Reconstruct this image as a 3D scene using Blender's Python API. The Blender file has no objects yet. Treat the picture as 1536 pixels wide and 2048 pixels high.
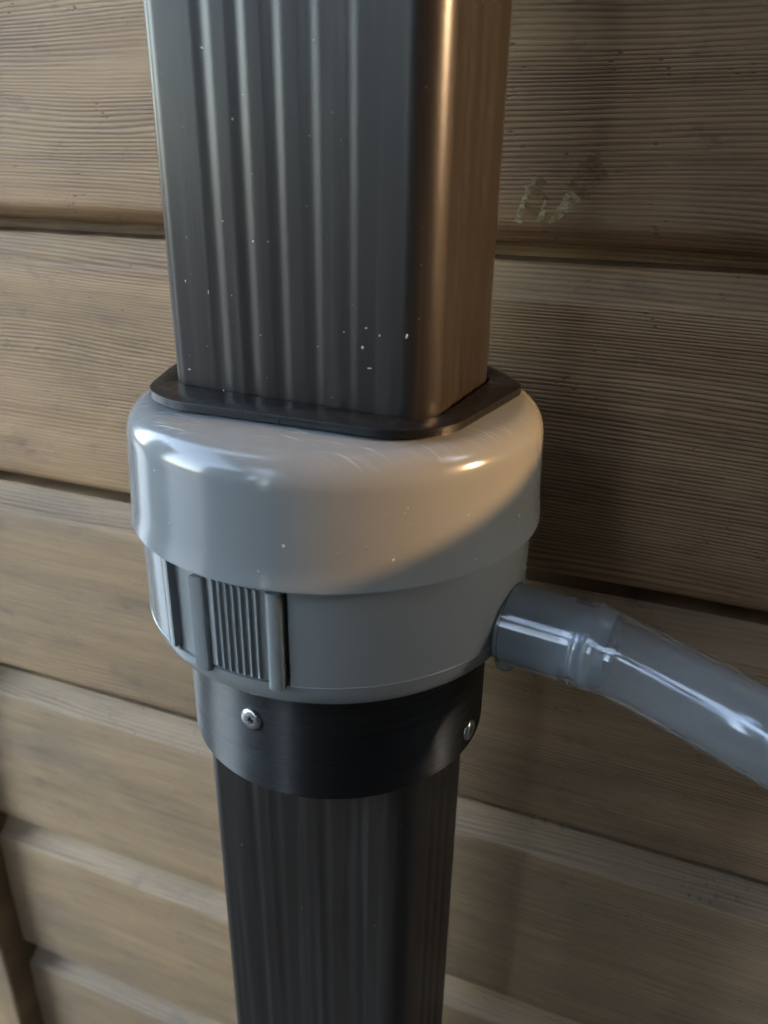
import bpy, bmesh, math, random
from mathutils import Vector, Matrix, noise
R = math.radians
random.seed(7)
scene = bpy.context.scene
COL = scene.collection

# ------------------------------------------------------------------ camera
CAM_POS = Vector((0.0959, -0.2112, 0.0599))
RIGHT = Vector((0.93203656, 0.36204319, 0.0152506))
UP = Vector((-0.16051125, 0.37475266, 0.91312463))
FWD = Vector((-0.32487535, 0.85351343, -0.40739518))
cam = bpy.data.cameras.new('camera')
cam.sensor_fit = 'VERTICAL'
cam.sensor_height = 36.0
cam.sensor_width = 27.0
cam.lens = 1585.3 / 2048 * 36
cam.clip_start = 0.01
cam.clip_end = 2000
cam.dof.use_dof = True
cam.dof.focus_distance = 0.24
cam.dof.aperture_fstop = 13.0
camo = bpy.data.objects.new('camera', cam)
COL.objects.link(camo)
m = Matrix((RIGHT, UP, -FWD)).transposed().to_4x4()
m.translation = CAM_POS
camo.matrix_world = m
scene.camera = camo

# ------------------------------------------------------------------ light
SUN_EL = R(15)
SUN_ROT = R(80.5)                       # measured from +Y towards +X
world = bpy.data.worlds.new('World')
scene.world = world
world.use_nodes = True
wn = world.node_tree
sky = wn.nodes.new('ShaderNodeTexSky')
sky.sky_type = 'NISHITA'
sky.sun_disc = False
sky.sun_elevation = SUN_EL
sky.sun_rotation = SUN_ROT
sky.air_density = 1.0
sky.dust_density = 1.5
sky.ozone_density = 1.0
hs = wn.nodes.new('ShaderNodeHueSaturation')
hs.inputs['Saturation'].default_value = 0.70
wn.links.new(sky.outputs[0], hs.inputs['Color'])
wn.links.new(hs.outputs[0], wn.nodes['Background'].inputs[0])
wn.nodes['Background'].inputs[1].default_value = 0.15
sun = bpy.data.lights.new('sun', 'SUN')
sun.energy = 0.32
sun.angle = R(0.35)
sun.color = (1.0, 0.54, 0.19)
suno = bpy.data.objects.new('sun', sun)
COL.objects.link(suno)
SUN_DIR = Vector((math.sin(SUN_ROT) * math.cos(SUN_EL), math.cos(SUN_ROT) * math.cos(SUN_EL), math.sin(SUN_EL)))
suno.rotation_euler = SUN_DIR.to_track_quat('Z', 'Y').to_euler()
scene.view_settings.view_transform = 'Standard'
scene.view_settings.look = 'None'
scene.view_settings.gamma = 1.0
scene.view_settings.exposure = 4.45
scene.cycles.use_denoising = True
scene.cycles.use_adaptive_sampling = True
scene.cycles.adaptive_threshold = 0.02
scene.cycles.max_bounces = 9
scene.cycles.transmission_bounces = 10
scene.cycles.sample_clamp_indirect = 6.0

# ------------------------------------------------------------------ helpers
def link(name, me, mat=None, parent=None):
    o = bpy.data.objects.new(name, me)
    COL.objects.link(o)
    if mat and me: me.materials.append(mat)
    if parent: o.parent = parent
    return o

def finish(bm, name, mat, parent=None, sharp=35.0, smooth=True):
    bmesh.ops.recalc_face_normals(bm, faces=bm.faces)
    lim = R(sharp)
    for e in bm.edges:
        if len(e.link_faces) == 2:
            e.smooth = e.calc_face_angle(0) < lim
    for f in bm.faces: f.smooth = smooth
    me = bpy.data.meshes.new(name)
    bm.to_mesh(me); bm.free()
    return link(name, me, mat, parent)

def tag(o, label=None, cat=None, group=None, kind=None):
    if label: o['label'] = label
    if cat: o['category'] = cat
    if group: o['group'] = group
    if kind: o['kind'] = kind
    return o

def empty(name, loc=(0, 0, 0)):
    o = bpy.data.objects.new(name, None)
    o.empty_display_size = 0.01
    COL.objects.link(o); o.location = loc
    return o

def grid(bm, rows, closed_u=False, closed_v=False):
    """rows: list of lists of points -> quads"""
    V = [[bm.verts.new(p) for p in r] for r in rows]
    nr, nc = len(V), len(V[0])
    for i in range(nr if closed_v else nr - 1):
        for j in range(nc if closed_u else nc - 1):
            a, b = V[i][j], V[i][(j + 1) % nc]
            c, d = V[(i + 1) % nr][(j + 1) % nc], V[(i + 1) % nr][j]
            try: bm.faces.new((a, b, c, d))
            except ValueError: pass
    return V

def lathe(bm, prof, seg=160, closed=False):
    rows = []
    for r, z in prof:
        rows.append([(r * math.sin(2 * math.pi * k / seg), -r * math.cos(2 * math.pi * k / seg), z) for k in range(seg)])
    return grid(bm, rows, closed_u=True, closed_v=closed)

def box(bm, x0, x1, y0, y1, z0, z1):
    v = [bm.verts.new((x, y, z)) for x in (x0, x1) for y in (y0, y1) for z in (z0, z1)]
    for f in ((0, 1, 3, 2), (4, 6, 7, 5), (0, 4, 5, 1), (2, 3, 7, 6), (0, 2, 6, 4), (1, 5, 7, 3)):
        bm.faces.new([v[i] for i in f])

def pol(az, r, z):
    a = R(az)
    return (r * math.sin(a), -r * math.cos(a), z)

def arc(cx, cy, r, a0, a1, n):
    return [(cx + r * math.cos(R(a0 + (a1 - a0) * i / n)), cy + r * math.sin(R(a0 + (a1 - a0) * i / n))) for i in range(n + 1)]

def fillet(pts, rads, n=8):
    """round the corners of a closed polygon"""
    out = []
    N = len(pts)
    for i in range(N):
        p = Vector(pts[i]); a = (Vector(pts[i - 1]) - p); b = (Vector(pts[(i + 1) % N]) - p)
        ang = a.angle(b); r = rads[i]
        d = min(r / math.tan(ang / 2), a.length * .49, b.length * .49)
        p0 = p + a.normalized() * d; p1 = p + b.normalized() * d
        for k in range(n + 1):
            t = k / n
            out.append(tuple(p0 * (1 - t) ** 2 + p * 2 * t * (1 - t) + p1 * t ** 2))
    return out

def sweep(bm, path, radii, seg=48, flip=False):
    """tube of rings along a path"""
    rows = []
    prev = None
    for i, p in enumerate(path):
        p = Vector(p)
        t = (Vector(path[min(i + 1, len(path) - 1)]) - Vector(path[max(i - 1, 0)])).normalized()
        s = Vector((0, 0, 1)).cross(t).normalized()
        u = t.cross(s)
        rows.append([tuple(p + (s * math.cos(2 * math.pi * k / seg) + u * math.sin(2 * math.pi * k / seg)) * radii[i]) for k in range(seg)])
    return grid(bm, rows, closed_u=True)

# ------------------------------------------------------------------ materials
class NT:
    def __init__(self, name):
        self.m = bpy.data.materials.new(name); self.m.use_nodes = True
        self.t = self.m.node_tree; self.b = self.t.nodes['Principled BSDF']
        self.tc = self.t.nodes.new('ShaderNodeTexCoord')
    def n(self, kind, **kw):
        x = self.t.nodes.new(kind)
        for k, v in kw.items(): setattr(x, k, v)
        return x
    def l(self, a, b): self.t.links.new(a, b)
    def set(self, node, sock, v):
        if hasattr(v, 'is_linked'): self.l(v, node.inputs[sock])
        else: node.inputs[sock].default_value = v
    def math(self, op, a, b=None, c=None, clamp=False):
        x = self.n('ShaderNodeMath', operation=op, use_clamp=clamp)
        for i, v in enumerate((a, b, c)):
            if v is not None: self.set(x, i, v)
        return x.outputs[0]
    def scale(self, vec, s):
        x = self.n('ShaderNodeVectorMath', operation='MULTIPLY'); self.l(vec, x.inputs[0]); x.inputs[1].default_value = s
        return x.outputs[0]
    def add(self, vec, s):
        x = self.n('ShaderNodeVectorMath', operation='ADD'); self.l(vec, x.inputs[0])
        self.set(x, 1, s)
        return x.outputs[0]
    def noise(self, vec, scale, detail=3, rough=.55, w=None):
        x = self.n('ShaderNodeTexNoise'); self.l(vec, x.inputs['Vector'])
        x.inputs['Scale'].default_value = scale; x.inputs['Detail'].default_value = detail; x.inputs['Roughness'].default_value = rough
        return x.outputs['Fac']
    def ramp(self, fac, stops):
        x = self.n('ShaderNodeValToRGB'); self.l(fac, x.inputs[0])
        e = x.color_ramp.elements
        while len(e) < len(stops): e.new(0.5)
        for q, (p, c) in zip(e, stops):
            q.position = p; q.color = (*c, 1) if len(c) == 3 else c
        return x.outputs['Color']
    def mr(self, v, a, b, c=0., d=1.):
        x = self.n('ShaderNodeMapRange'); x.clamp = True
        self.l(v, x.inputs[0])
        for i, q in enumerate((a, b, c, d)): x.inputs[i + 1].default_value = q
        return x.outputs[0]
    def mix(self, f, a, b, blend='MIX'):
        x = self.n('ShaderNodeMix', data_type='RGBA', blend_type=blend)
        self.set(x, 0, f)
        for i, v in ((6, a), (7, b)):
            if hasattr(v, 'is_linked'): self.l(v, x.inputs[i])
            else: x.inputs[i].default_value = (*v, 1)
        return x.outputs[2]
    def bump(self, h, strength, dist, normal=None):
        x = self.n('ShaderNodeBump'); x.inputs['Strength'].default_value = strength; x.inputs['Distance'].default_value = dist
        self.l(h, x.inputs['Height'])
        if normal: self.l(normal, x.inputs['Normal'])
        return x.outputs[0]

def mat_wood():
    k = NT('weathered_wood')
    oi = k.n('ShaderNodeObjectInfo')
    off = k.n('ShaderNodeCombineXYZ')
    k.l(k.math('MULTIPLY', oi.outputs['Random'], 13.7), off.inputs[0])
    k.l(k.math('MULTIPLY', oi.outputs['Random'], 5.3), off.inputs[1])
    k.l(k.math('MULTIPLY', oi.outputs['Random'], 3.1), off.inputs[2])
    P = k.add(k.tc.outputs['Object'], off.outputs[0])
    sep = k.n('ShaderNodeSeparateXYZ'); k.l(P, sep.inputs[0])
    warp = k.noise(k.scale(P, (2.2, 1, 9)), 1.0, 2, .5)
    warp2 = k.noise(k.scale(P, (9, 1, 40)), 1.0, 2, .5)
    dens = k.noise(k.scale(P, (.6, 1, 28)), 1.0, 1, .5)
    z = k.math('ADD', sep.outputs[2], k.math('MULTIPLY', warp, .030))
    z = k.math('ADD', z, k.math('MULTIPLY', warp2, .0035))
    z = k.math('ADD', z, k.math('MULTIPLY', dens, .016))
    wob = k.noise(k.scale(P, (28, 1, 520)), 1.0, 2, .6)
    ph = k.math('ADD', k.math('MULTIPLY', z, 2 * math.pi / .0016), k.math('MULTIPLY', wob, 4.2))
    line = k.math('MULTIPLY_ADD', k.math('SINE', ph), .5, .5)
    line = k.math('POWER', line, 1.7)
    fibre = k.noise(k.scale(P, (22, 1, 1500)), 1.0, 4, .65)
    streak = k.noise(k.scale(P, (5, 1, 130)), 1.0, 4, .6)
    blot = k.noise(k.scale(P, (7, 7, 16)), 1.0, 4, .6)
    amt = k.mr(k.noise(k.scale(P, (5, 1, 22)), 1.0, 2, .5), .34, .66, .12, 1.0)
    la = k.math('MULTIPLY', line, amt)
    base = k.ramp(streak, [(.25, (.275, .156, .068)), (.5, (.385, .226, .098)), (.75, (.465, .290, .136))])
    c = k.mix(k.math('MULTIPLY', la, .80), base, (.050, .028, .013))
    c = k.mix(k.mr(fibre, .45, .75, 0, .35), c, (.43, .295, .150))
    c = k.mix(k.mr(fibre, .46, .28, 0, .5), c, (.075, .045, .026))
    c = k.mix(k.mr(blot, .50, .70, 0, .55), c, (.105, .070, .042))
    spot = k.noise(k.scale(P, (38, 1, 85)), 1.0, 4, .7)
    c = k.mix(k.mr(spot, .58, .74, 0, .55), c, (.085, .055, .033))
    c = k.mix(k.mr(spot, .42, .27, 0, .30), c, (.46, .33, .175))
    bt = k.mr(oi.outputs['Random'], 0, 1, .80, 1.12)
    btc = k.n('ShaderNodeCombineXYZ'); k.l(bt, btc.inputs[0]); k.l(bt, btc.inputs[1]); k.l(k.mr(oi.outputs['Random'], 0, 1, .88, 1.12), btc.inputs[2])
    c = k.mix(1.0, c, btc.outputs[0], 'MULTIPLY')
    c = k.mix(k.math('MULTIPLY', oi.outputs['Alpha'], .30), c, k.mix(k.mr(fibre, .3, .7), (.13, .112, .085), (.34, .30, .235)))
    # small dark pores and stains
    vo = k.n('ShaderNodeTexVoronoi'); k.l(k.scale(P, (260, 1, 520)), vo.inputs['Vector']); vo.inputs['Scale'].default_value = 1.0
    pick = k.math('GREATER_THAN', k.noise(k.scale(P, (60, 1, 90)), 1.0, 1), .62)
    pore = k.math('MULTIPLY', k.mr(vo.outputs['Distance'], .10, .28, 1, 0), pick)
    c = k.mix(k.math('MULTIPLY', pore, .55), c, (.022, .013, .008))
    # grey skylight painted into the up-facing bevels of the weathered wood
    grey = k.mr(sep.outputs[1], 0, 1)  # replaced below
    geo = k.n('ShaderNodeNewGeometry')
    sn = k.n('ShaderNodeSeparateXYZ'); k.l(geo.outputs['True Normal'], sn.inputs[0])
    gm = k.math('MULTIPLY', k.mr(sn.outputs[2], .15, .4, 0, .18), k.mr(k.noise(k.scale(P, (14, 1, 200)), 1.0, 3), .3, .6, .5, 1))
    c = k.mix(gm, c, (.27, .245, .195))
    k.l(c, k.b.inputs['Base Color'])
    k.l(k.mr(fibre, .3, .7, .48, .72), k.b.inputs['Roughness'])
    k.b.inputs['Specular IOR Level'].default_value = .45
    h = k.math('SUBTRACT', k.math('MULTIPLY', fibre, .5), k.math('MULTIPLY', la, .7))
    h = k.math('ADD', h, k.math('MULTIPLY', streak, .6))
    h = k.math('SUBTRACT', h, k.math('MULTIPLY', pore, .7))
    k.l(k.bump(h, .8, .0005), k.b.inputs['Normal'])
    return k.m

def specks(k, P, scale, thr, size):
    vo = k.n('ShaderNodeTexVoronoi'); k.l(P, vo.inputs['Vector']); vo.inputs['Scale'].default_value = scale
    sc = k.n('ShaderNodeSeparateColor'); k.l(vo.outputs['Color'], sc.inputs[0])
    on = k.math('GREATER_THAN', sc.outputs[0], thr)
    rad = k.math('MULTIPLY', sc.outputs[1], size)
    d = k.math('LESS_THAN', vo.outputs['Distance'], rad)
    return k.math('MULTIPLY', d, on)

def mat_pipe():
    k = NT('anthracite_paint')
    P = k.tc.outputs['Object']
    big = k.noise(k.scale(P, (30, 30, 6)), 1.0, 3)
    orange = k.noise(P, 2600, 2, .5)
    wav = k.noise(k.scale(P, (90, 90, 7)), 1.0, 2)
    c = k.mix(big, (.011, .0090, .0078), (.018, .0150, .0130))
    wob = k.n('ShaderNodeTexNoise'); k.l(P, wob.inputs['Vector']); wob.inputs['Scale'].default_value = 900; wob.inputs['Detail'].default_value = 2
    wv = k.n('ShaderNodeVectorMath', operation='MULTIPLY_ADD'); k.l(wob.outputs['Color'], wv.inputs[0]); wv.inputs[1].default_value = (.0012, .0012, .0012); k.l(P, wv.inputs[2])
    Pw = wv.outputs[0]
    sp = k.math('MAXIMUM', specks(k, Pw, 300, .90, .075), specks(k, k.scale(Pw, (1, 1, .45)), 150, .955, .07))
    drip = k.mr(k.noise(k.scale(P, (240, 240, 5)), 1.0, 4, .6), .52, .75, 0, .10)
    hair = k.noise(k.scale(P, (260, 260, 90)), 1.0, 5, .7)
    dust = k.mr(hair, .66, .78, 0, .22)
    c = k.mix(k.math('MAXIMUM', dust, drip), c, (.20, .18, .16))
    c = k.mix(k.math('MULTIPLY', sp, .8), c, (.55, .50, .44))
    k.l(c, k.b.inputs['Base Color'])
    r = k.mr(big, .3, .7, .27, .34)
    r = k.math('ADD', r, k.math('MULTIPLY', k.math('ADD', dust, sp), .4))
    k.l(r, k.b.inputs['Roughness'])
    k.b.inputs['Specular IOR Level'].default_value = .40
    n1 = k.bump(wav, .12, .0005)
    k.l(k.bump(orange, .25, .00008, n1), k.b.inputs['Normal'])
    return k.m

def mat_grey():
    k = NT('grey_pvc')
    P = k.tc.outputs['Object']
    sep = k.n('ShaderNodeSeparateXYZ'); k.l(P, sep.inputs[0])
    big = k.noise(P, 28, 3)
    c = k.mix(big, (.152, .162, .163), (.168, .178, .178))
    sp = specks(k, P, 150, .93, .085)
    spd = specks(k, k.add(P, (3.1, 1.7, .4)), 120, .95, .07)
    # scuffs from fitting the adapter plate, on the flat top only
    top = k.math('MULTIPLY', k.mr(sep.outputs[2], -.0072, -.0040, 0, 1), k.mr(k.noise(P, 45, 2), .40, .6, 0, 1))
    ro = k.n('ShaderNodeMapping'); k.l(P, ro.inputs[0]); ro.inputs['Rotation'].default_value = (0, 0, R(-6))
    sc1 = k.mr(k.noise(k.scale(ro.outputs[0], (38, 900, 1)), 1.0, 3, .6), .60, .68, 0, 1)
    ro2 = k.n('ShaderNodeMapping'); k.l(P, ro2.inputs[0]); ro2.inputs['Rotation'].default_value = (0, 0, R(14))
    sc2 = k.mr(k.noise(k.scale(ro2.outputs[0], (30, 1100, 1)), 1.0, 3, .6), .60, .66, 0, 1)
    scr = k.math('MULTIPLY', k.math('MAXIMUM', sc1, sc2), top)
    c = k.mix(k.math('MULTIPLY', scr, .45), c, (.55, .55, .55))
    c = k.mix(k.math('MULTIPLY', sp, .7), c, (.65, .64, .60))
    c = k.mix(k.math('MULTIPLY', spd, .6), c, (.09, .085, .08))
    k.l(c, k.b.inputs['Base Color'])
    rr = k.math('ADD', k.mr(k.noise(P, 70, 4), .3, .7, .13, .19), k.math('MULTIPLY', scr, .2))
    k.l(rr, k.b.inputs['Roughness'])
    k.b.inputs['Specular IOR Level'].default_value = .42
    wv = k.noise(P, 55, 2)
    n1 = k.bump(wv, .10, .0009)
    h = k.math('SUBTRACT', k.math('MULTIPLY', sp, .6), scr)
    k.l(k.bump(h, .3, .00012, n1), k.b.inputs['Normal'])
    return k.m

def mat_black(printed=True):
    k = NT('black_printed_plastic')
    P = k.tc.outputs['Object']
    sep = k.n('ShaderNodeSeparateXYZ'); k.l(P, sep.inputs[0])
    lay2 = k.noise(k.scale(P, (60, 60, 420)), 1.0, 3, .6)
    blk = k.noise(k.scale(P, (300, 300, 120)), 1.0, 3, .7)
    sp = specks(k, P, 260, .95, .08)
    c = k.mix(k.math('MULTIPLY', sp, .7), (.008, .008, .008), (.4, .38, .34))
    k.l(c, k.b.inputs['Base Color'])
    lay = k.noise(k.scale(P, (9, 9, 620)), 1.0, 4, .75)
    k.l(k.math('ADD', k.mr(lay2, .3, .7, .40, .52), k.mr(lay, .35, .65, -.08, .10)), k.b.inputs['Roughness'])
    tg = k.n('ShaderNodeTangent', direction_type='RADIAL', axis='Z')
    k.l(tg.outputs[0], k.b.inputs['Tangent'])
    k.b.inputs['Anisotropic'].default_value = 1.0
    k.b.inputs['Anisotropic Rotation'].default_value = 0.25
    k.b.inputs['Specular IOR Level'].default_value = .55
    k.l(k.bump(lay, .5, .00012, k.bump(blk, .12, .00010)), k.b.inputs['Normal'])
    return k.m

def mat_plate():
    k = NT('black_printed_plate')
    P = k.tc.outputs['Object']
    ro = k.n('ShaderNodeMapping'); k.l(P, ro.inputs[0]); ro.inputs['Rotation'].default_value = (0, 0, R(38))
    ln = k.noise(k.scale(ro.outputs[0], (40, 1900, 40)), 1.0, 3, .6)
    bl = k.noise(P, 380, 4, .7)
    sp = specks(k, P, 330, .90, .09)
    dust = k.mr(k.noise(P, 240, 5, .7), .60, .74, 0, .22)
    c = k.mix(dust, (.006, .006, .006), (.10, .09, .08))
    k.b.inputs['Specular IOR Level'].default_value = .30
    c = k.mix(k.math('MULTIPLY', sp, .6), c, (.45, .42, .38))
    k.l(c, k.b.inputs['Base Color'])
    k.l(k.math('ADD', k.mr(bl, .3, .7, .26, .46), k.math('MULTIPLY', dust, .5)), k.b.inputs['Roughness'])
    k.l(k.bump(k.math('ADD', ln, k.math('MULTIPLY', bl, .4)), .5, .00014), k.b.inputs['Normal'])
    return k.m

def mat_hose():
    k = NT('frosted_soft_hose')
    P = k.tc.outputs['UV']
    str_ = k.noise(k.scale(P, (14, 90, 1)), 1.0, 4, .7)
    cl = k.noise(k.tc.outputs['Object'], 60, 3)
    k.b.inputs['Base Color'].default_value = (.80, .86, .92, 1)
    k.b.inputs['Transmission Weight'].default_value = .96
    k.l(k.math('ADD', k.mr(str_, .35, .65, .02, .08), k.math('MULTIPLY', cl, .04)), k.b.inputs['Roughness'])
    k.b.inputs['IOR'].default_value = 1.22
    k.b.inputs['Coat Weight'].default_value = .7
    k.b.inputs['Coat Roughness'].default_value = .06
    k.l(k.bump(str_, .07, .0002), k.b.inputs['Normal'])
    return k.m

def simple(name, col, rough, metal=0., noise_amt=.0, scale=60):
    k = NT(name)
    if noise_amt:
        f = k.noise(k.tc.outputs['Object'], scale, 4)
        c = k.mix(f, tuple(x * (1 - noise_amt) for x in col), tuple(min(1, x * (1 + noise_amt)) for x in col))
        k.l(c, k.b.inputs['Base Color'])
        k.l(k.bump(f, .2, .0003), k.b.inputs['Normal'])
    else: k.b.inputs['Base Color'].default_value = (*col, 1)
    k.b.inputs['Roughness'].default_value = rough
    k.b.inputs['Metallic'].default_value = metal
    return k.m

WOOD = mat_wood(); PIPE = mat_pipe(); GREY = mat_grey(); BLACK = mat_black(); PLATE = mat_plate(); HOSE = mat_hose()
ZINC = simple('zinc_plated_steel', (.56, .57, .55), .26, 1.0, .10, 900)
def mat_resin(name, col, amount, scale):
    k = NT(name)
    P = k.tc.outputs['Object']
    n1 = k.noise(k.scale(P, (scale, scale, scale * 1.6)), 1.0, 5, .7)
    k.l(k.mix(n1, tuple(x * .6 for x in col), tuple(x * 1.3 for x in col)), k.b.inputs['Base Color'])
    k.b.inputs['Roughness'].default_value = .35
    k.l(k.mr(n1, .5 - amount * .3, .5 - amount * .3 + .28, 0, .95), k.b.inputs['Alpha'])
    k.l(k.bump(n1, .4, .0004), k.b.inputs['Normal'])
    return k.m
VARNISH = mat_resin('thin_resin', (.24, .17, .08), .25, 160)
RESIN = mat_resin('dried_resin', (.60, .48, .27), .50, 330)
GROUND = simple('pale_paving', (.32, .31, .29), .8, 0, .3, 6)
SOIL = simple('brown_soil', (.030, .021, .014), .9, 0, .4, 9)
SHADE = simple('dark_blocker', (.016, .012, .009), .85, 0, .3, 6)  # for the added light blockers out of view

# ------------------------------------------------------------------ ground out of frame; walls and ceiling are unseen blockers added to shape light
def slab(name, *b, mat=SHADE):
    bm = bmesh.new(); box(bm, *b)
    return tag(finish(bm, name, mat, smooth=False), kind='structure')
slab('ground', -60, 60, -60, 60, -1.12, -1.05, mat=SOIL)
slab('path', -9, -1.0, -30, 30, -1.06, -1.04, mat=GROUND)
SIDE_X = 1.0
GAP0 = -.0265 + SIDE_X * math.tan(SUN_EL)          # the low sun comes in over this sloping edge
def sloped(name, x0, x1, y0, y1, z0, zt, slope, mat=SHADE):
    bm = bmesh.new(); box(bm, x0, x1, y0, y1, z0, zt)
    for v in bm.verts:
        if abs(v.co.z - zt) < 1e-6: v.co.z = zt + slope * (v.co.y - math.cos(SUN_ROT) / math.sin(SUN_ROT) * SIDE_X)
    return tag(finish(bm, name, mat, smooth=False), kind='structure')
sloped('light_blocker_right', SIDE_X, SIDE_X + .12, .085, .225, -1.05, GAP0, .20)
slab('light_blocker_right', SIDE_X, SIDE_X + .12, .085, .225, .43, .80)
slab('light_blocker_right', SIDE_X, SIDE_X + .12, -2.2, .084, -1.05, .80)
slab('light_blocker_right', SIDE_X, SIDE_X + .12, .226, 1.6, -1.05, .80)
slab('light_blocker_front', -.235, SIDE_X - .002, -1.35, -1.23, -1.05, .80)
slab('light_blocker_front', -.40, -.335, -1.35, -1.23, -1.05, .80)
slab('light_blocker_front', -.52, -.401, -1.35, -1.23, -1.05, .25)
slab('light_blocker_front', -1.34, -.521, -1.35, -1.23, -1.05, .80)
slab('light_blocker_left', -1.62, -1.5, -.48, .07, -1.05, .80)
slab('light_blocker_top', -.30, SIDE_X, -.12, .16, .803, .88)
slab('light_blocker_top', -.20, SIDE_X, -1.4, -.681, .803, .88)
slab('light_blocker_top', -.62, -.48, -1.4, -.681, .803, .88)
slab('light_blocker_top', -.62, SIDE_X, -.68, -.121, .803, .88)

# ------------------------------------------------------------------ timber wall
WY = 0.072; PITCH = 0.1269; Z0 = 0.0394
wall = tag(empty('timber_wall', (0, WY, -1.05)), 'brown horizontal timber cladding behind the downpipe, bevelled boards and corner post', 'wall')
WZ = 1.05
# front profile (depth into the wall, height above the board's bottom edge), bottom to top
def plank_profile():
    p = [(.0280, -.0122), (.0280, -.0068), (.0120, -.0060), (.0078, -.0052), (.0052, -.0038), (.0028, -.0020), (.0011, -.0008), (.0004, .0004), (.0, .0022)]
    for i in range(1, 12): p.append((-.0004 * math.sin(math.pi * i / 12), .0022 + (PITCH - .0262 - .0022) * i / 12))
    p += [(.0, PITCH - .0250), (.0002, PITCH - .0240)]
    for i in range(1, 11):
        t = i / 10
        cx, cz = .0106 * math.sin(t * math.pi / 2), -.0236 + .0112 * (1 - math.cos(t * math.pi / 2))
        lx, lz = .0106 * t, -.0236 + .0112 * t
        p.append((cx * .6 + lx * .4, PITCH + cz * .6 + lz * .4))
    p.append((.0280, PITCH - .0123))
    return p
XL, XR = -.2895, .30
planks = []
n = 0
for i in range(-7, 14):
    ze = Z0 + PITCH * 1 - PITCH * i          # bottom edge height of this board
    if ze + PITCH < -1.05 or ze > .66: continue
    prof = plank_profile()
    nx = 60
    rows = []
    for d, h in prof:
        row = []
        for j in range(nx + 1):
            x = XL + .0005 + (XR - XL) * (j / nx) ** 1.4
            w = .0005 * noise.noise(Vector((x * 4, ze * 7, h * 9))) + .00025 * noise.noise(Vector((x * 25, ze * 5, h * 40)))
            row.append((x, d + w, h + .0004 * noise.noise(Vector((x * 9, ze * 3 + 4, round(h * 3))))))
        rows.append(row)
    bm = bmesh.new(); V = grid(bm, rows)
    # back and ends
    bk = [[bm.verts.new((r[j].co.x, .036, r[j].co.z)) for j in (0, nx)] for r in (V[0], V[-1])]
    bm.faces.new([v for v in V[0]] + [bk[0][1], bk[0][0]])
    bm.faces.new([v for v in reversed(V[-1])] + [bk[1][0], bk[1][1]])
    bm.faces.new([bk[0][0], bk[0][1], bk[1][1], bk[1][0]])
    bm.faces.new([r[0] for r in V] + [bk[1][0], bk[0][0]])
    bm.faces.new([r[-1] for r in reversed(V)] + [bk[0][1], bk[1][1]])
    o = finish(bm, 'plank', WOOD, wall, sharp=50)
    o.location = (0, 0, ze + WZ)
    o.color = (1, 1, 1, max(0, min(1, (-.08 - ze) / .25)))
    planks.append((ze, o))
# corner post at the end of the wall
bm = bmesh.new()
sec = fillet([(-.2890, -.019), (-.2890, .03), (-.375, .03), (-.375, -.019)], [.003, .001, .001, .003], 5)
rows = [[(x + .0006 * noise.noise(Vector((z * 5, x * 30, 0))), y + .0006 * noise.noise(Vector((z * 5, x * 30, 7))), z) for x, y in sec] for z in [1.85 * q / 90 for q in range(91)]]
V = grid(bm, rows, closed_u=True); bm.faces.new(V[0]); bm.faces.new(V[-1])
def mat_post():
    m2 = WOOD.copy(); m2.name = 'weathered_wood_upright'
    nt = m2.node_tree
    tc = [x for x in nt.nodes if x.type == 'TEX_COORD'][0]
    mp = nt.nodes.new('ShaderNodeMapping'); mp.inputs['Rotation'].default_value = (0, R(90), 0)
    links = [l for l in nt.links if l.from_node == tc]
    tgt = [l.to_socket for l in links]
    for l in links: nt.links.remove(l)
    nt.links.new(tc.outputs['Object'], mp.inputs[0])
    for s in tgt: nt.links.new(mp.outputs[0], s)
    return m2
finish(bm, 'corner_post', mat_post(), wall, sharp=50)

# dried resin runs on the board right of the pipe
def wall_xz(px, py):
    """point of the wall face under a pixel of the photograph"""
    d = FWD + RIGHT * ((px - 768) / 1585.3) + UP * ((1024 - py) / 1585.3)
    q = CAM_POS + d * ((WY - CAM_POS.y) / d.y)
    return q.x, q.z
def ribbon(name, pix, widths, mat, jit=.9, thick=.00012):
    zb, pl = [p for p in planks if abs(p[0] - Z0) < 1e-4][0]
    pts = [Vector((wall_xz(*p)[0], wall_xz(*p)[1] - zb)) for p in pix]
    N = 26
    L, Rr = [], []
    for i in range(N + 1):
        f = i / N * (len(pts) - 1); k = min(int(f), len(pts) - 2); t = f - k
        p = pts[k].lerp(pts[k + 1], t); d = (pts[k + 1] - pts[k]).normalized(); nn = Vector((-d.y, d.x))
        w = (widths[k] * (1 - t) + widths[k + 1] * t) / 2000
        L.append(p + nn * w * (1 + jit * noise.noise(Vector((i * .9, pix[0][0], 1)))) ); Rr.append(p - nn * w * (1 + jit * noise.noise(Vector((i * .9, pix[0][0], 9)))))
    bm = bmesh.new()
    rows = []
    for i in range(N + 1):
        h = thick * (.6 + .5 * abs(noise.noise(Vector((i * .7, 3, pix[0][1])))))
        row = []
        for u, hh in ((0, .0), (.12, .6), (.3, .95), (.5, 1), (.7, .95), (.88, .6), (1, .0)):
            q = L[i].lerp(Rr[i], u); row.append((q.x, .0003 - h * hh * (.2 if i in (0, N) else 1) - .0004, q.y))
        rows.append(row)
    grid(bm, rows)
    o = finish(bm, name, mat, pl, sharp=80)
    return o
ribbon('resin_run', [(1093, 326), (1078, 345), (1058, 375), (1046, 405), (1036, 446)], [2.2, 2.8, 2.4, 1.6, 2.6], RESIN)
ribbon('resin_run', [(1090, 400), (1085, 425), (1079, 446)], [.7, 1.8, 2.2], RESIN)
ribbon('resin_run', [(1150, 388), (1132, 412), (1118, 428), (1100, 448)], [5.0, 4.2, 2.6, 1.6], RESIN)
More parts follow.
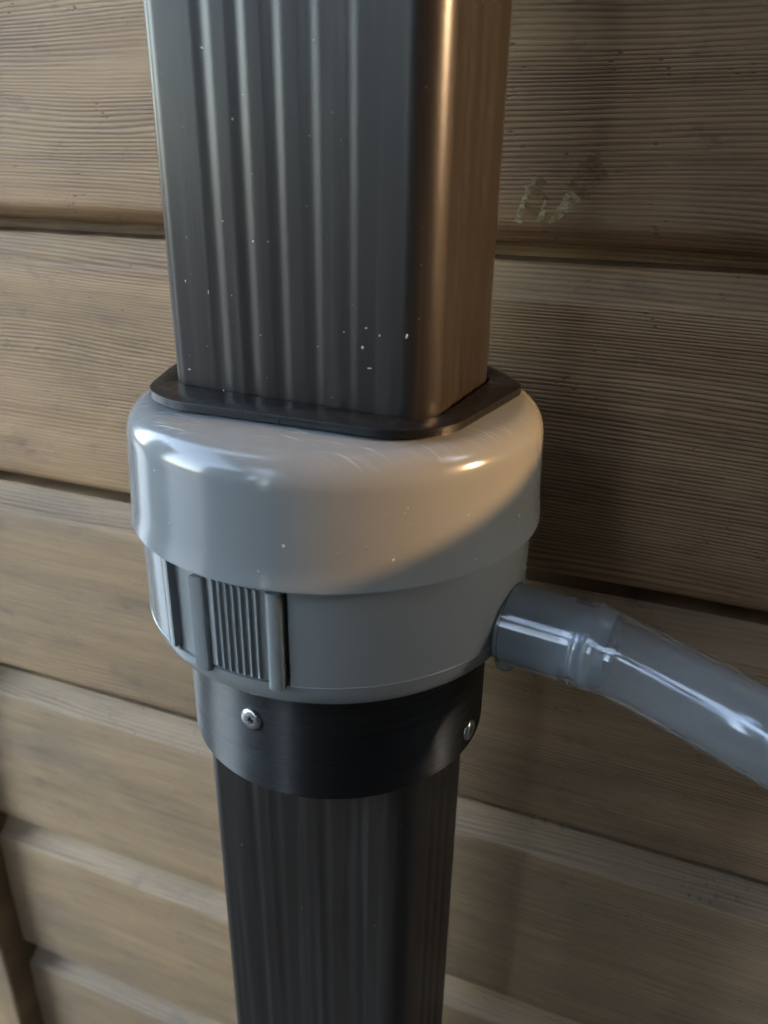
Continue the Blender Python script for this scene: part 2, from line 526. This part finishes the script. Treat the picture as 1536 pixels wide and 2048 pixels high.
ribbon('resin_run', [(1206, 252), (1205, 268), (1200, 290)], [2.0, 3.0, .8], RESIN)
ribbon('resin_film', [(1192, 300), (1178, 335), (1150, 388)], [6., 12., 7.], VARNISH, thick=.00012)
ribbon('resin_film', [(1085, 345), (1070, 390), (1062, 430)], [4., 9., 6.], VARNISH, thick=.00012)

# ------------------------------------------------------------------ downpipes
PW, PD, PR, PHI = .080, .0537, .009, -.0644
def groove(u, cs, half, depth):
    for c in cs:
        t = abs(u - c) / half
        if t < 1: return depth * (.5 + .5 * math.cos(math.pi * t))
    return 0.
FRONT = [-21.4 + 9.7 * i for i in range(5)]
SIDE = [-9.5, -1.0, 7.5]
def pipe_outline(inset=0.):
    hw, hd, r = PW / 2 - inset, PD / 2 - inset, max(PR - inset, .001)
    rl = max(.0050 - inset, .001)
    pts = []
    N = 150
    for i in range(N + 1):                                  # front, left to right
        u = -hw + rl + (2 * hw - r - rl) * i / N
        pts.append((u, -hd + groove(u * 1000, FRONT, 3.2, .00026)))
    pts += arc(hw - r, -hd + r, r, -90, 0, 14)[1:-1]
    N = 70
    for i in range(N + 1):
        v = -hd + r + (2 * hd - 2 * r) * i / N
        pts.append((hw - groove(v * 1000, SIDE, 3.6, .0004), v))
    pts += arc(hw - r, hd - r, r, 0, 90, 10)[1:-1]
    pts += [(hw - r, hd), (0, hd), (-hw + r, hd)]
    pts += arc(-hw + r, hd - r, r, 90, 180, 10)[1:-1]
    N = 70
    for i in range(N + 1):
        v = hd - r - (2 * hd - r - rl) * i / N
        pts.append((-hw + groove(v * 1000, SIDE, 3.6, .0004), v))
    pts += arc(-hw + rl, -hd + rl, rl, 180, 270, 14)[1:-1]
    return pts
def make_pipe(name, z0, z1, mat, label):
    bm = bmesh.new()
    o1, o2 = pipe_outline(), pipe_outline(.0015)
    nz = 14
    rows = [[(x, y, z0 + (z1 - z0) * i / nz) for x, y in o1] for i in range(nz + 1)]
    rows += [[(x, y, z0 + (z1 - z0) * i / nz) for x, y in o2] for i in (nz, 0)]
    grid(bm, rows, closed_u=True, closed_v=True)
    o = finish(bm, name, mat, None, sharp=50)
    o.rotation_euler = (0, 0, PHI)
    return tag(o, label, 'downpipe')
up_pipe = make_pipe('downpipe', -.030, .795, PIPE, 'dark grooved rectangular downpipe entering the grey fitting from above')
low_pipe = make_pipe('downpipe', -1.045, -.095, PIPE, 'dark grooved rectangular downpipe leaving below the black collar')

def flake(bm, c, u, v, nrm, size, asp, ang):
    """a flat irregular crumb lying on a surface"""
    k = 7
    pts = []
    for i in range(k):
        a_ = 2 * math.pi * i / k
        r_ = size * random.uniform(.6, 1.1)
        x_, y_ = r_ * math.cos(a_) * asp, r_ * math.sin(a_)
        x2, y2 = x_ * math.cos(ang) - y_ * math.sin(ang), x_ * math.sin(ang) + y_ * math.cos(ang)
        pts.append(bm.verts.new(c + u * x2 + v * y2 + nrm * .00002))
    t_ = bm.verts.new(c + nrm * (.00006 + size * .15))
    for i in range(k): bm.faces.new((pts[i], pts[(i + 1) % k], t_))
DUST = simple('pale_dust', (.46, .42, .36), .8, 0, .3, 2000)
X_, Y_, Z_ = Vector((1, 0, 0)), Vector((0, 1, 0)), Vector((0, 0, 1))
def pipe_dust(parent, n, za, zb, fixed=()):
    bm = bmesh.new()
    for i in range(n):
        z = random.uniform(za, zb); sz = .00009 * math.exp(random.gauss(0, .65)); an = random.uniform(0, 3.14); ap = random.choice((1, 1, 1.4, 2.5))
        if random.random() < .72:
            u_ = random.uniform(-.034, .030)
            flake(bm, Vector((u_, -PD / 2 + groove(u_ * 1000, FRONT, 3.2, .00026), z)), X_, Z_, -Y_, sz, ap, an)
        else:
            v_ = random.uniform(-.016, .018)
            flake(bm, Vector((PW / 2 - groove(v_ * 1000, SIDE, 3.6, .0004), v_, z)), Y_, Z_, X_, sz, ap, an)
    for u_, z, sz, ap, an in fixed:
        sz *= .7
        flake(bm, Vector((u_, -PD / 2 + groove(u_ * 1000, FRONT, 3.2, .00026), z)), X_, Z_, -Y_, sz, ap, an)
    o = finish(bm, 'dust', DUST, parent, smooth=False); o['kind'] = 'stuff'
pipe_dust(up_pipe, 75, .002, .12, ((-.0245, .0265, .00028, 3.5, 1.5), (.0225, .0215, .0004, 1.4, .4), (.0262, .0200, .00035, 1.5, 1.2), (.0215, .0165, .00045, 1.2, 2.0), (.0235, .0115, .00022, 6.5, .05), (-.0330, .0046, .00035, 2.2, .0), (-.0220, -.0005, .00022, 6.0, 1.55), (.0335, .0205, .0004, 2.6, 1.3)))
pipe_dust(low_pipe, 34, -.34, -.12)

# ------------------------------------------------------------------ black printed adapter plate
plate_out = [(-.031, -.0403), (.0315, -.0405), (.0447, -.0325), (.0530, .0150), (.0400, .0330), (.025, .0400), (-.028, .0400), (-.050, .0270), (-.0545, -.0040), (-.0447, -.0325)]
PO = fillet(plate_out, [.022, .022, .02, .010, .012, .014, .02, .02, .024, .024], 12)
hole = fillet([(-.0408, -.0276), (.0408, -.0276), (.0408, .0276), (-.0408, .0276)], [.0095] * 4, 10)
c_, s_ = math.cos(PHI), math.sin(PHI)
hole = [(x * c_ - y * s_, x * s_ + y * c_) for x, y in hole]
def resample(pts, n, start):
    # n points at equal angles about the centre, so that the two outlines can be bridged
    out = []
    N = len(pts)
    for k in range(n):
        a = start + 2 * math.pi * k / n
        d = Vector((math.cos(a), math.sin(a)))
        best = None
        for i in range(N):
            p, q = Vector(pts[i]), Vector(pts[(i + 1) % N])
            e = q - p
            den = d.x * e.y - d.y * e.x
            if abs(den) < 1e-12: continue
            t = (p.x * e.y - p.y * e.x) / den
            s = (p.x * d.y - p.y * d.x) / den
            if t > 0 and -1e-6 <= s <= 1 + 1e-6 and (best is None or t > best): best = t
        out.append(d * best)
    return out
NP = 320
A, B = resample(PO, NP, 0.), resample(hole, NP, 0.)
PT = .0024
def off(v, d): return v * (1 + d / v.length)
rows = [[(*B[k], -PT) for k in range(NP)], [(*B[k], -.0003) for k in range(NP)], [(*off(B[k], .0003), 0) for k in range(NP)], [(*off(A[k], -.0005), 0) for k in range(NP)]]
nl = 6
for i in range(nl):
    for f, d in ((.0, -.00022), (.3, .0), (.7, .0)):
        z = -.0001 - (PT - .0002) * (i + f) / nl
        rows.append([(*off(A[k], d), z + .0004 * noise.noise(Vector((A[k].x * 30, A[k].y * 30, i * 3))) * .15) for k in range(NP)])
rows.append([(*off(A[k], -.0006), -PT) for k in range(NP)])
bm = bmesh.new(); grid(bm, rows, closed_u=True, closed_v=True)
tag(finish(bm, 'adapter_plate', PLATE, None, sharp=70), 'black ridged rounded plate around the upper downpipe, lying on the grey cap', 'adapter plate')

# ------------------------------------------------------------------ grey rain diverter
div = tag(empty('rain_diverter', (0, 0, -.076)), 'round grey plastic rainwater diverter with stepped cap and side spout', 'rain diverter')
DZ = Vector((0, 0, .076))
def dpart(bm, name, mat=GREY, parent=None, sharp=35):
    o = finish(bm, name, mat, None, sharp=sharp)
    o.parent = parent or div
    if parent is None: o.matrix_parent_inverse = Matrix.Translation(DZ)
    return o
# cap
bm = bmesh.new()
CT = -.0028
prof = [(.0300, CT - .003), (.0380, CT - .0001), (.0400, CT), (.0440, CT - .0001), (.0500, CT - .0005), (.0530, CT - .0009)]
prof += arc(.0530, CT - .0094, .0085, 90, 0, 14)[1:]
prof += [(.0620, -.020), (.0624, -.030), (.0627, -.0364), (.0630, -.0372), (.0630, -.0377), (.0624, -.0381), (.0612, -.0380), (.0605, -.0340), (.0600, -.0200), (.055, -.010), (.030, CT - .006)]
lathe(bm, prof, 220, closed=True)
dpart(bm, 'cap')
bm = bmesh.new()
for i in range(46):
    az = random.uniform(-40, 95); z = random.uniform(-.036, -.013); rr = .0618 + (.0627 - .0618) * (-.013 - z) / .0234
    nn = Vector(pol(az, 1, 0)); tt = Vector((nn.y, -nn.x, 0))
    flake(bm, Vector(pol(az, rr + .00003, z)), tt, Z_, nn, .00010 * math.exp(random.gauss(0, .5)), random.choice((1, 1, 1.6)), random.uniform(0, 3.1))
dd = dpart(bm, 'dust', DUST); dd['kind'] = 'stuff'
# body with a recessed window for the slider
def body_r(az, z):
    """outer radius at azimuth (deg from the front) and height"""
    if z > -.0675: r = .06055
    else:
        t = min(1, (-.0675 - z) / .0080)
        r = .06030 - .0046 * (1 - math.sqrt(max(0, 1 - t * t)))
    if -23.6 < az < 12.0 and z > -.0672: r = .0597
    if 10.9 < az < 12.0 and z > -.0672: r = .0572
    return r
azs = []
e = .04
cuts = [-23.6, 10.9, 12.0]
base = [-180 + 2 * i for i in range(180)]
for c in cuts: base = [b for b in base if abs(b - c) > .3]; base += [c - e, c + e]
azs = sorted(base)
zs = [-.0330, -.0360, -.0400, -.0500, -.0600, -.0660, -.06715, -.06725, -.0674, -.06745, -.06755]
zs += [-.0675 - .008 * math.sin(math.pi / 2 * i / 9) for i in range(1, 10)]
bm = bmesh.new()
rows = []
for z in zs:
    rows.append([pol(az, body_r(az, z) + (.00022 if abs(z + .06742) < .00006 and not -23.6 < az < 12 else 0), z) for az in azs])
rows.append([pol(az, .050, -.0760) for az in azs])
rows.append([pol(az, .040, -.0760) for az in azs])
rows.append([pol(az, .040, -.0400) for az in azs])
rows.append([pol(az, .050, -.0330) for az in azs])
grid(bm, rows, closed_u=True, closed_v=True)
body = dpart(bm, 'body', sharp=28)

def ring_bar(name, a0, a1, r0, prof_r, z0, z1, parent, nseg=12, top_slope=0.):
    """upright bar on the body: its outer radius across the azimuth is prof_r(t)"""
    bm = bmesh.new()
    lo, hi = [], []
    for i in range(nseg + 1):
        t = i / nseg; az = a0 + (a1 - a0) * t
        lo.append(pol(az, prof_r(t), z0)); hi.append(pol(az, prof_r(t), z1))
    b0 = [pol(a1, r0, z0), pol(a0, r0, z0)]; b1 = [pol(a1, r0, z1), pol(a0, r0, z1)]
    lo += b0; hi += b1
    VL = [bm.verts.new(p) for p in lo]; VH = [bm.verts.new(p) for p in hi]
    N = len(VL)
    for i in range(N): bm.faces.new((VL[i], VL[(i + 1) % N], VH[(i + 1) % N], VH[i]))
    ft = bm.faces.new(VH); fb = bm.faces.new(list(reversed(VL)))
    ed = [x for x in ft.edges] + [x for x in fb.edges]
    bmesh.ops.bevel(bm, geom=ed, offset=.00025, segments=2, affect='EDGES')
    o = finish(bm, name, GREY, None, sharp=40)
    o.parent = parent
    if parent is div: o.matrix_parent_inverse = Matrix.Translation(DZ)
    return o
dome = lambda r, h: (lambda t: r + h * math.sqrt(max(0, 1 - (2 * t - 1) ** 2)))
ring_bar('rib', -28.6, -23.7, .0595, lambda t: .0603 + .0016 * math.sqrt(max(0, 1 - (1 - t) ** 2)) * (1 if t < 1 else 1), -.0664, -.0386, div)
# slider with finger ridges
sl = ring_bar('slider', -10.8, 7.2, .0585, lambda t: .0607, -.0662, -.0392, div, nseg=20)
def sub(o): o.parent = sl; o.matrix_parent_inverse = Matrix.Identity(4); return o
sub(ring_bar('side_rib', -14.2, -10.2, .0585, lambda t: .0610 + .0017 * (1 - t) ** .35 * (1 if t < .99 else .6) if t > .02 else .0627, -.0682, -.0394, sl))
sub(ring_bar('side_rib', 6.6, 10.7, .0585, dome(.0610, .0011), -.0684, -.0394, sl))
for i in range(7):
    a = -8.6 + i * 2.0
    sub(ring_bar('ridge', a, a + 1.55, .0600, lambda t:  .0606 + .0009 * (min(t / .65, (1 - t) / .35)) ** .8, -.0660, -.0393, sl, nseg=8))

# spigot carrying the hose
SAZ = 82.0
sd = Vector((math.sin(R(SAZ)), -math.cos(R(SAZ)), 0))
S0 = Vector((.0032, -.0015, -.0650))
bm = bmesh.new()
L0 = .052
path = [S0 + sd * q for q in (L0, .058, .062, .0800, .0815, .0825, .0845, .0870, .0872, .0870, .052)]
rad = [.0112, .0112, .0112, .0110, .0116, .0119, .0116, .0104, .0100, .0092, .0092]
sweep(bm, path, rad, 64)
dpart(bm, 'spigot')
# moulding lip under the spigot
bm = bmesh.new()
bmesh.ops.create_uvsphere(bm, u_segments=20, v_segments=12, radius=1)
for v in bm.verts: v.co = Vector((v.co.x * .0032, v.co.y * .0028, v.co.z * .0030))
bmesh.ops.rotate(bm, verts=bm.verts, matrix=Matrix.Rotation(R(20), 3, 'Y'))
bmesh.ops.translate(bm, verts=bm.verts, vec=S0 + sd * .0575 + Vector((-.0005, -.002, -.0125)))
dpart(bm, 'moulding_lip')

# ------------------------------------------------------------------ soft hose
def bez(p0, p1, p2, p3, n):
    return [p0 * (1 - t) ** 3 + p1 * 3 * t * (1 - t) ** 2 + p2 * 3 * t * t * (1 - t) + p3 * t ** 3 for t in [i / n for i in range(n + 1)]]
h0 = S0 + sd * .0574
h1 = S0 + sd * .0770
ctrl_end = Vector((.1297, -.0300, -.0693))
end_dir = Vector((.93, -.33, -.12)).normalized()
seg1 = [h0 + (h1 - h0) * i / 28 for i in range(28)]
seg2 = bez(h1, h1 + sd * .012, ctrl_end - end_dir * .02, ctrl_end, 80)
dirE = end_dir
seg3 = bez(ctrl_end, ctrl_end + dirE * .06, Vector((.27, -.10, -.16)), Vector((.33, -.10, -.36)), 150)[1:]
hp = seg1 + seg2 + seg3
def hose_r(i):
    s = (hp[i] - h0).length
    if s < .0203: return .01240 - .0001 * math.sin(s / .0203 * math.pi)
    if s < .0253: return .01240 + .0008 * math.sin((s - .0203) / .005 * math.pi) ** 2
    t = min(1, (s - .0253) / .010)
    return .01240 - .0007 * t * t * (3 - 2 * t)
ro = [hose_r(i) for i in range(len(hp))]
ri = [r - .0013 for r in ro]
bm = bmesh.new()
VO = sweep(bm, hp, ro, 72); VI = sweep(bm, hp, ri, 72)
uvl = bm.loops.layers.uv.new('along')
for V_ in (VO, VI):
    for i_, r_ in enumerate(V_):
        for j_, v_ in enumerate(r_):
            for lp in v_.link_loops: lp[uvl].uv = (i_ / len(V_), abs(j_ / 72 - .5) * 2)
for a_, b_ in ((VO[0], VI[0]), (VO[-1], VI[-1])):
    for k in range(72): bm.faces.new((a_[k], a_[(k + 1) % 72], b_[(k + 1) % 72], b_[k]))
tag(finish(bm, 'hose', HOSE, None, sharp=60), 'translucent bluish grey soft hose pushed onto the side spout of the grey diverter', 'hose')

# ------------------------------------------------------------------ black collar with screws
col = tag(empty('adapter_collar', (0, 0, -.116)), 'shiny black ridged collar with small screws under the grey diverter', 'collar')
CZ = Matrix.Translation(Vector((0, 0, .116)))
bm = bmesh.new()
prof = [(.0440, -.0755, 0), (.0496, -.0756, 0)]
LAY = .00052
nlay = int((.1156 - .0762) / LAY)
for i in range(nlay):
    k1 = .00005 * noise.noise(Vector((i * 1.73, .5, 3)))
    for f, d in ((.0, -.00004), (.2, -.00001), (.5, .0), (.8, -.00001)):
        prof.append((.0500 + k1 + d, -.0762 - LAY * (i + f), 1 + i))
prof += [(.0498, -.1157, 0), (.0494, -.1160, 0), (.0475, -.1160, 0), (.0475, -.0800, 0)]
seg = 200
rows = []
for r, z, i in prof:
    row = []
    for k in range(seg):
        a_ = 2 * math.pi * k / seg
        d = 0 if not i else .00002 * noise.noise(Vector((math.sin(a_) * 9, math.cos(a_) * 9, i * .9))) 
        row.append(((r + d) * math.sin(a_), -(r + d) * math.cos(a_), z))
    rows.append(row)
grid(bm, rows, closed_u=True, closed_v=True)
o = finish(bm, 'collar_ring', BLACK, col, sharp=75); o.matrix_parent_inverse = CZ
# closing disc between collar and the lower pipe
def screw(az, z, r):
    bm = bmesh.new()
    pr = [(.0004, -.0001), (.0018, -.0001), (.0030, -.0003), (.00335, -.0006), (.0035, -.0011), (.0034, -.0020), (.0020, -.0030)]
    n = 48
    # head with a six-lobed recess in the middle
    rows = []
    def lobe(a): return .00125 + .00030 * math.cos(6 * a)
    spec = [(-.0020, .55), (-.0018, .96), (-.0002, 1.0), (.0000, 1.08)]
    for dz, f in spec: rows.append([(lobe(2 * math.pi * k / n) * f * math.cos(2 * math.pi * k / n), lobe(2 * math.pi * k / n) * f * math.sin(2 * math.pi * k / n), dz) for k in range(n)])
    for rr, dz in ((.0024, .0000), (.0030, -.0001), (.0034, -.0004), (.0036, -.0010), (.0034, -.0018), (.0020, -.0030)):
        rows.append([(rr * math.cos(2 * math.pi * k / n), rr * math.sin(2 * math.pi * k / n), dz) for k in range(n)])
    V = grid(bm, rows, closed_u=True)
    bm.faces.new(V[0]); bm.faces.new(V[-1])
    d = Vector((math.sin(R(az)), -math.cos(R(az)), 0))
    M = Matrix.Translation(Vector(pol(az, r, z))) @ d.to_track_quat('Z', 'Y').to_matrix().to_4x4() @ Matrix.Rotation(R(20), 4, 'Z')
    bmesh.ops.transform(bm, matrix=M, verts=bm.verts)
    o = finish(bm, 'screw', ZINC, col, sharp=45); o.matrix_parent_inverse = CZ
    return o
screw(-6.8, -.0906, .0511)
screw(80.0, -.1085, .0511)
